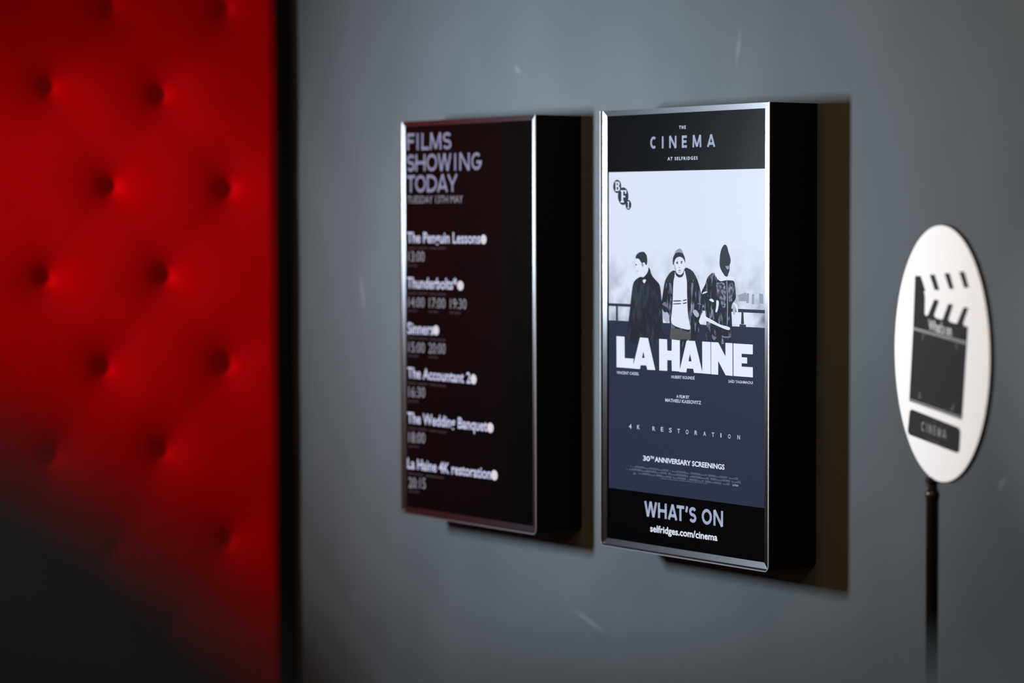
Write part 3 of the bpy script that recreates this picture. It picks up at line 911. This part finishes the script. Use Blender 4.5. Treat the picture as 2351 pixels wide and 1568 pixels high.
def mottled(name, rgb_a, rgb_b, scale, lo, hi, stretch=(1, 1, 1)):
    m = bpy.data.materials.new(name)
    m.use_nodes = True
    nt = m.node_tree
    nt.nodes.clear()
    N, L = nt.nodes.new, nt.links.new
    tc, mp, n, mr, mx, e, o = [N('ShaderNode' + x) for x in ('TexCoord', 'Mapping', 'TexNoise', 'MapRange', 'Mix', 'Emission', 'OutputMaterial')]
    mp.inputs['Scale'].default_value = stretch
    L(tc.outputs['Object'], mp.inputs['Vector'])
    n.inputs['Scale'].default_value = scale
    n.inputs['Detail'].default_value = 4
    L(mp.outputs['Vector'], n.inputs['Vector'])
    mr.inputs['From Min'].default_value, mr.inputs['From Max'].default_value = lo, hi
    L(n.outputs['Fac'], mr.inputs['Value'])
    mx.data_type = 'RGBA'
    L(mr.outputs[0], mx.inputs['Factor'])
    mx.inputs['A'].default_value, mx.inputs['B'].default_value = lin(*rgb_a), lin(*rgb_b)
    L(mx.outputs['Result'], e.inputs['Color'])
    L(e.outputs[0], o.inputs['Surface'])
    return m


G_wool = mottled('lit_dark_wool', (40, 44, 57), (64, 69, 84), 60, 0.5, 0.75, (2, 1, .6))
G_leather = mottled('lit_dark_leather', (40, 44, 57), (150, 160, 182), 75, 0.56, 0.72, (2.2, 1, .5))
G_fleece = mottled('lit_grey_fleece', (58, 62, 76), (150, 158, 176), 150, 0.42, 0.66)

disp_r, scr_r = display('right-hand black wall display lit with a bright black-and-white film poster', 0.0, 'portrait displays on the grey wall')
U0, U1, V0, V1 = 0.0192, W - 0.0192, 0.0192, H - 0.0117
UL = 0.0212                                            # lit area starts a little inside the opening
hd, ft, gr = R_LEVELS['header'], R_LEVELS['poster'], R_LEVELS['ground']
k = Ink(putd)
k.rect(U0, V0, U1, V1, M_panel, 0)
k.rect(UL, hd, U1, V1, G_black, 1)
k.rect(UL, V0, U1, ft, G_foot, 1)
k.rect(UL, gr, U1, hd, G_sky, 1)
k.rect(UL, ft, U1, gr, G_dark, 1)


def soften(p, n=2):
    for _ in range(n):
        q = []
        for i in range(len(p)):
            a, b = p[i], p[(i + 1) % len(p)]
            q += [(a[0] * .78 + b[0] * .22, a[1] * .78 + b[1] * .22), (a[0] * .22 + b[0] * .78, a[1] * .22 + b[1] * .78)]
        p = q
    return p


def fig(key, m, lev):
    for p in FIG[key]:
        if key not in ('rail', 'post', 'blur', 'trouser2'):
            p = soften(p)
        k.poly([(max(UL, min(U1, q[0])), q[1]) for q in p], m, lev)


fig('blur', G_midl, 2)
fig('rail', G_ink, 3); fig('post', G_ink, 3)
fig('coat1', G_wool, 4); fig('face1', G_pale, 5); fig('hair1', G_ink, 6); fig('shirt1', G_pale, 5)
fig('coat3', G_leather, 4); fig('panel3', G_fleece, 5); fig('zip3', G_midl, 6); fig('head3', G_ink, 6); fig('facelight3', G_midl, 7); fig('collar3', G_pale, 5); fig('cuff3', G_pale, 5)
fig('coat2', G_leather, 6); fig('trouser2', G_trouser, 7); fig('top2', G_pale, 8); fig('sleeve2', G_mid, 7); fig('stripe2', G_ink, 9)
fig('face2', G_pale, 9); fig('cap2', G_ink, 10); fig('capknit2', G_midl, 10); fig('brow', G_ink, 10); fig('shade', G_midl, 10); fig('collar2', G_ink, 9); fig('fur2', G_ink, 7); fig('bag', G_pale, 8); fig('hand', G_hand, 9); fig('camo', G_mid, 7)
k.build('poster_picture', scr_r, 'black-and-white picture of three men in winter coats by a railing')

k = Ink(putd)
for loops in TITLE:
    k.poly(loops, G_title, 14)
k.build('title_lettering', scr_r, 'large white block letter film title')

k = Ink(putd)
for cx, cy, rx, ry in EMBLEM:
    k.ellipse(cx, cy, rx, ry, G_ink, 12)


def quad_T(q):
    bl, br, tl = [Vector(p) for p in q]
    return lambda x, y: tuple(bl + (br - bl) * x + (tl - bl) * y)


def slab(q, rects):
    T = quad_T(q)
    for (a, b, c, d) in rects:
        k.poly([T(a, b), T(c, b), T(c, d), T(a, d)], G_pale, 13)


TB = quad_T(EMBLEM_T[0])
k.poly([[TB(x, y) for x, y in [(0, 0), (.68, 0), (.9, .06), (1, .17), (1, .34), (.93, .45), (.78, .53), (.9, .62), (.94, .72), (.94, .86), (.84, .96), (.66, 1), (0, 1), (0, .95), (.12, .9), (.14, .1), (0, .05)]],
        [TB(x, y) for x, y in [(.38, .12), (.62, .12), (.7, .2), (.7, .36), (.6, .44), (.38, .45)]],
        [TB(x, y) for x, y in [(.38, .6), (.54, .6), (.63, .68), (.63, .82), (.56, .88), (.38, .88)]]], G_pale, 13)
slab(EMBLEM_T[1], [(.16, 0, .46, 1), (0, 0, .6, .12), (0, .9, 1, 1), (.46, .42, .8, .56), (.78, .72, 1, 1)])
slab(EMBLEM_T[2], [(.3, 0, .72, 1), (0, 0, 1, .11), (0, .89, 1, 1)])
k.build('round_emblem', scr_r, 'dark emblem of three linked discs holding pale letters')

for one in R_DECO[0][2]:
    k = Ink(putd)
    k.deco(R_DECO[0][1], [one], G_deco, G_deco2, 12, 0.2)
    k.build('header_letter', scr_r, 'pale striped header letter')
for s, bl, br, tl in R_TEXT[:2]:
    k = Ink(putd)
    k.text(s, bl, br, tl, G_pale, 12, 0.022, 1.45)
    k.build('header_small_lettering', scr_r, 'small pale header lettering')

for s, bl, br, tl in R_TEXT[2:12]:
    if s.startswith('selfridges'):
        continue
    k = Ink(putd)
    big = s in ('30', 'TH', 'ANNIVERSARY SCREENINGS')
    k.text(s, bl, br, tl, G_title if big else G_text, 12, 0.022 if big else (0.0 if s == 'Le Pacte' else 0.022))
    k.build('credit_lettering', scr_r, 'bold white screening note' if big else 'small pale credit lettering')
for s, bl, br, tl in R_TEXT[12:]:
    k = Ink(putd)
    k.text(s, bl, br, tl, G_text, 12, 0.012)
    k.build('spaced_letter', scr_r)

k = Ink(putd)
seed = 7
for q in CREDITS[:4]:
    T = quad_T(q)
    x = 0.0
    while x < 0.985:
        seed = (seed * 1103515245 + 12345) % 2147483648
        w = 0.003 + 0.004 * (seed / 2147483648)
        hgt = 1.0 if (int(x * 23) % 3) else 0.55
        if x + w < 1:
            k.poly([T(x, 0), T(x + w, 0), T(x + w, hgt), T(x, hgt)], G_faint, 12)
        x += w + 0.0018 + (0.012 if (int(x * 40) % 7) == 0 and seed % 3 == 0 else 0)
T = quad_T(CREDITS[4])
k.poly([T(0, 0), T(1, 0), T(.5, 1)], G_faint, 12)
k.build('billing_block', scr_r, 'faint grey block of unreadable credits')

k = Ink(putd)
k.deco(R_DECO[1][1], R_DECO[1][2], G_deco, G_deco2, 12, 0.19)
k.build('footer_lettering', scr_r, 'striped pale footer heading on black')
for s, bl, br, tl in R_TEXT:
    if s.startswith('selfridges'):
        k = Ink(putd)
        k.text(s, bl, br, tl, G_pale, 12, 0.022)
        k.build('address_lettering', scr_r, 'white web address on black')

# left-hand display ---------------------------------------------------
disp_l, scr_l = display('left-hand black wall display with white film times listed on black', -(W + GAP), 'portrait displays on the grey wall')
G_lblack = glow('lit_list_black', (7, 7, 8), 1)
G_lhead = glow('lit_list_heading', (112, 110, 138), 1)
G_lhead2 = glow('lit_list_heading_line', (170, 170, 202), 1)
G_ltext = glow('lit_list_text', (204, 208, 238), 1)
G_lgrey = glow('lit_list_grey', (148, 144, 160), 1)
G_ldim = glow('lit_list_dim', (66, 60, 70), 1)
G_ldot = glow('lit_list_dot', (222, 216, 226), 1)
k = Ink(putd)
k.rect(U0, V0, U1, V1, M_panel, 0)
k.rect(UL, V0, U1, V1, G_lblack, 1)
k.build('list_background', scr_l)
for _, q, letters in L_DECO:
    k = Ink(putd)
    k.deco(q, letters, G_lhead, G_lhead2, 12, 0.175)
    k.build('heading_lettering', scr_l, 'large pale heading')
for s, bl, br, tl, f in L_TEXT:
    k = Ink(putd)
    k.text(s, bl, br, tl, G_ltext if f > 0.9 else G_lgrey, 12, 0.018 if f > 0.9 else 0.0)
    k.build('film_title_lettering' if f > 0.9 else 'showing_time_lettering' if s[0].isdigit() else 'date_lettering', scr_l)
for q in L_BARS:
    k = Ink(putd)
    T = quad_T(q)
    n = 14
    for i in range(n):
        if i == 6:
            continue
        k.poly([T(i / n, 0), T((i + .62) / n, 0), T((i + .62) / n, .8), T(i / n, .8)], G_ldim, 12)
    k.build('small_print', scr_l)
for cx, cy, rx, ry in L_DOTS:
    k = Ink(putd)
    k.ellipse(cx, cy, rx, ry, G_ldot, 12)
    k.build('rating_dot', scr_l)

# ------------------------------------------------------------------ round sign on a pole
RD = DISC['r']
dc, de, dn = Vector(DISC['c']), Vector(DISC['e']), Vector(DISC['n'])
px, py = POLE[0], POLE[1]
sign = thing('round_sign_stand', 'round white clapperboard sign on a slim black pole standing by the grey wall', 'sign', (px, py, 0.0))
base = Vector((px, py, 0.0))
TH = 0.007


def putb(u, v, lev):
    return dc + de * u + Vector((0, 0, v)) + dn * (lev * 0.00015) - base


bm = bmesh.new()
n = 96
f0 = [bm.verts.new(putb(RD * math.cos(2 * math.pi * i / n), RD * math.sin(2 * math.pi * i / n), 0)) for i in range(n)]
f1 = [bm.verts.new(v.co - dn * 0.002) for v in f0]
bm.faces.new(f0); bm.faces.new(f1[::-1])
for i in range(n):
    j = (i + 1) % n
    bm.faces.new((f0[j], f0[i], f1[i], f1[j]))
board = obj('sign_board', bm, M_white_board, sign, label='round white sign face')
bm = bmesh.new()
RB = RD + 0.0022
f0 = [bm.verts.new(putb(RB * math.cos(2 * math.pi * i / n), RB * math.sin(2 * math.pi * i / n), 0) - dn * 0.0012) for i in range(n)]
f1 = [bm.verts.new(v.co - dn * TH) for v in f0]
bm.faces.new(f0); bm.faces.new(f1[::-1])
for i in range(n):
    j = (i + 1) % n
    bm.faces.new((f0[j], f0[i], f1[i], f1[j]))
obj('backing_board', bm, M_board_black, sign, label='black backing and edge of the sign')
k = Ink(putb)
for p in CLAP:
    k.poly(p, M_print, 2)
for p in CLAP_LINES:
    k.poly(p, M_print_grey, 3)
for p in CLAP_TICKS:
    k.poly(p, M_print_dim, 3)
k.text(D_TEXT[0][0], D_TEXT[0][1], D_TEXT[0][2], D_TEXT[0][3], M_print_white, 3, 0.02)
k.build('clapperboard_print', board, 'black printed clapperboard with white lettering')
k = Ink(putb)
bl, br, tr, tl = [Vector(p) for p in PLATE]


def bil(a, b):
    return tuple((bl * (1 - a) + br * a) * (1 - b) + (tl * (1 - a) + tr * a) * b)


pts = []
ra, rb = 0.06, 0.16
for (ca, cb, a0) in ((1 - ra, rb, -90), (1 - ra, 1 - rb, 0), (ra, 1 - rb, 90), (ra, rb, 180)):
    for i in range(7):
        an = math.radians(a0 + 15 * i)
        pts.append(bil(ca + ra * math.cos(an), cb + rb * math.sin(an)))
k.poly(pts, M_print, 2)
for s, a, b, c in D_TEXT[1:]:
    k.text(s, a, b, c, M_print_dim, 3, 0.0)
k.deco(D_DECO[0][1], D_DECO[0][2], M_print_grey, None, 3, 0.15)
k.build('name_plate_print', board, 'black rounded plate with grey lettering')
# pole, clamp, foot
zt = dc.z - RD
bm = bmesh.new()
lathe(bm, [(0.0115, 0.014), (0.0115, zt - 0.038), (0.0128, zt - 0.034), (0.0128, zt - 0.026), (0.0105, zt - 0.020)], 32)
obj('pole', bm, M_pole, sign, smooth=False, label='slim gloss black pole')
for p in sign.children:
    if p.name.startswith('pole'):
        for f in p.data.polygons:
            f.use_smooth = len(f.vertices) == 4
bm = bmesh.new()
lathe(bm, [(0.0090, zt - 0.021), (0.0090, zt - 0.010), (0.0125, zt - 0.006), (0.0125, zt + 0.003), (0.011, zt + 0.004)], 32)
obj('clamp', bm, M_pole, sign, label='short black clamp under the disc')
bm = bmesh.new()
lathe(bm, [(0.003, -0.0105), (0.006, -0.0105), (0.006, 0.0), (0.004, 0.002)], 16)
bmesh.ops.transform(bm, matrix=Matrix.Rotation(math.radians(90), 4, 'X'), verts=bm.verts)
o = obj('screw', bm, M_brass, sign, label='worn metal clamp screw')
o.location = (-0.005, -0.010, zt - 0.018)
bm = bmesh.new()
lathe(bm, [(0.15, 0.0), (0.15, 0.008), (0.145, 0.012), (0.03, 0.016), (0.018, 0.022), (0.012, 0.03)], 64)
obj('base_plate', bm, M_pole, sign)

# ------------------------------------------------------------------ bar stool close to the camera
sc = Vector((STOOL[0], STOOL[1], 0))
fw = Vector((cf.x, cf.y, 0)).normalized()
rt = Vector((fw.y, -fw.x, 0))
seat_c = sc - fw * 0.26
stool = thing('bar_stool', 'dark padded round-backed bar stool, heavily blurred in the lower left foreground', 'bar stool', tuple(seat_c))


def local(p):
    return Vector(p) - seat_c


bm = bmesh.new()
RBK = 0.2625
prof = [(0.05, -0.045), (0.16, -0.044), (0.21, -0.040), (0.238, -0.030), (0.256, -0.014), (RBK, 0.0), (0.256, 0.014), (0.238, 0.028), (0.21, 0.036), (0.16, 0.040), (0.05, 0.041)]
lathe(bm, prof, 72)
Mx = Matrix((( rt.x, 0, fw.x, 0), (rt.y, 0, fw.y, 0), (0, 1, 0, 0), (0, 0, 0, 1)))
bmesh.ops.transform(bm, matrix=Mx, verts=bm.verts)
bmesh.ops.translate(bm, vec=local(sc + Vector((0, 0, STOOL[2]))), verts=bm.verts)
obj('backrest', bm, M_leather, stool, smooth=True)
bm = bmesh.new()
lathe(bm, [(0.10, 0.70), (0.20, 0.70), (0.235, 0.715), (0.24, 0.735), (0.225, 0.76), (0.18, 0.775), (0.06, 0.78)], 56)
obj('seat', bm, M_leather, stool, smooth=True)
for sx in (-1, 1):
    bm = bmesh.new()
    tube(bm, [local(seat_c + rt * sx * 0.13 + fw * 0.15 + Vector((0, 0, 0.69))), local(sc + rt * sx * 0.11 + fw * 0.058 + Vector((0, 0, 0.80))), local(sc + rt * sx * 0.11 + fw * 0.052 + Vector((0, 0, 1.12)))], 0.011, 12)
    obj('back_post', bm, M_stool_metal, stool, smooth=True)
for sx in (-1, 1):
    for sy in (-1, 1):
        bm = bmesh.new()
        tube(bm, [rt * sx * 0.13 + fw * sy * 0.13 + Vector((0, 0, 0.70)), rt * sx * 0.21 + fw * sy * 0.21], [0.014, 0.010], 12)
        obj('leg', bm, M_stool_metal, stool, smooth=True)
bm = bmesh.new()
tube(bm, [rt * 0.1846 * 1.35 * math.cos(a) + fw * 0.1846 * 1.35 * math.sin(a) + Vector((0, 0, 0.24)) for a in [2 * math.pi * i / 40 for i in range(40)]], 0.008, 10, closed=True)
obj('foot_ring', bm, M_stool_metal, stool, smooth=True)

# ------------------------------------------------------------------ grey high chair just under the view
M_grey_cloth = mat('grey_upholstery', (0.20, 0.21, 0.215, 1), 0.85, spec=0.1, noise=0.1, nscale=300)
hc = Vector((HIGH_CHAIR[0], HIGH_CHAIR[1], 0))
ht = HIGH_CHAIR[2]
hseat = hc + fw * 0.24
chair = thing('high_chair', 'grey upholstered high chair whose straight back barely shows along the bottom edge', 'chair', tuple(hseat))
hw = 0.235


def hp(a, b, z):
    return hc + rt * a + fw * b + Vector((0, 0, z)) - hseat


bm = bmesh.new()
add_box(bm, -hw, hw, -0.03, 0.03, ht - 0.50, ht)
bevel(bm, 0.018, 3)
bmesh.ops.transform(bm, matrix=Matrix(((rt.x, fw.x, 0, 0), (rt.y, fw.y, 0, 0), (0, 0, 1, 0), (0, 0, 0, 1))), verts=bm.verts)
bmesh.ops.translate(bm, vec=hc - hseat, verts=bm.verts)
obj('backrest', bm, M_grey_cloth, chair, smooth=True)
bm = bmesh.new()
add_box(bm, -0.22, 0.22, -0.21, 0.20, 0.70, 0.78)
bevel(bm, 0.02, 3)
bmesh.ops.transform(bm, matrix=Matrix(((rt.x, fw.x, 0, 0), (rt.y, fw.y, 0, 0), (0, 0, 1, 0), (0, 0, 0, 1))), verts=bm.verts)
obj('seat', bm, M_grey_cloth, chair, smooth=True)
for sx in (-1, 1):
    bm = bmesh.new()
    tube(bm, [hp(sx * 0.17, 0.035, 0.72), hp(sx * 0.17, 0.02, ht - 0.45)], 0.012, 12)
    obj('back_post', bm, M_stool_metal, chair, smooth=True)
    for b_ in (0.06, 0.42):
        bm = bmesh.new()
        tube(bm, [hp(sx * 0.19, b_, 0.71), hp(sx * 0.21, b_ + (0.03 if b_ > 0.2 else -0.03), 0.0)], [0.016, 0.012], 12)
        obj('leg', bm, M_stool_metal, chair, smooth=True)
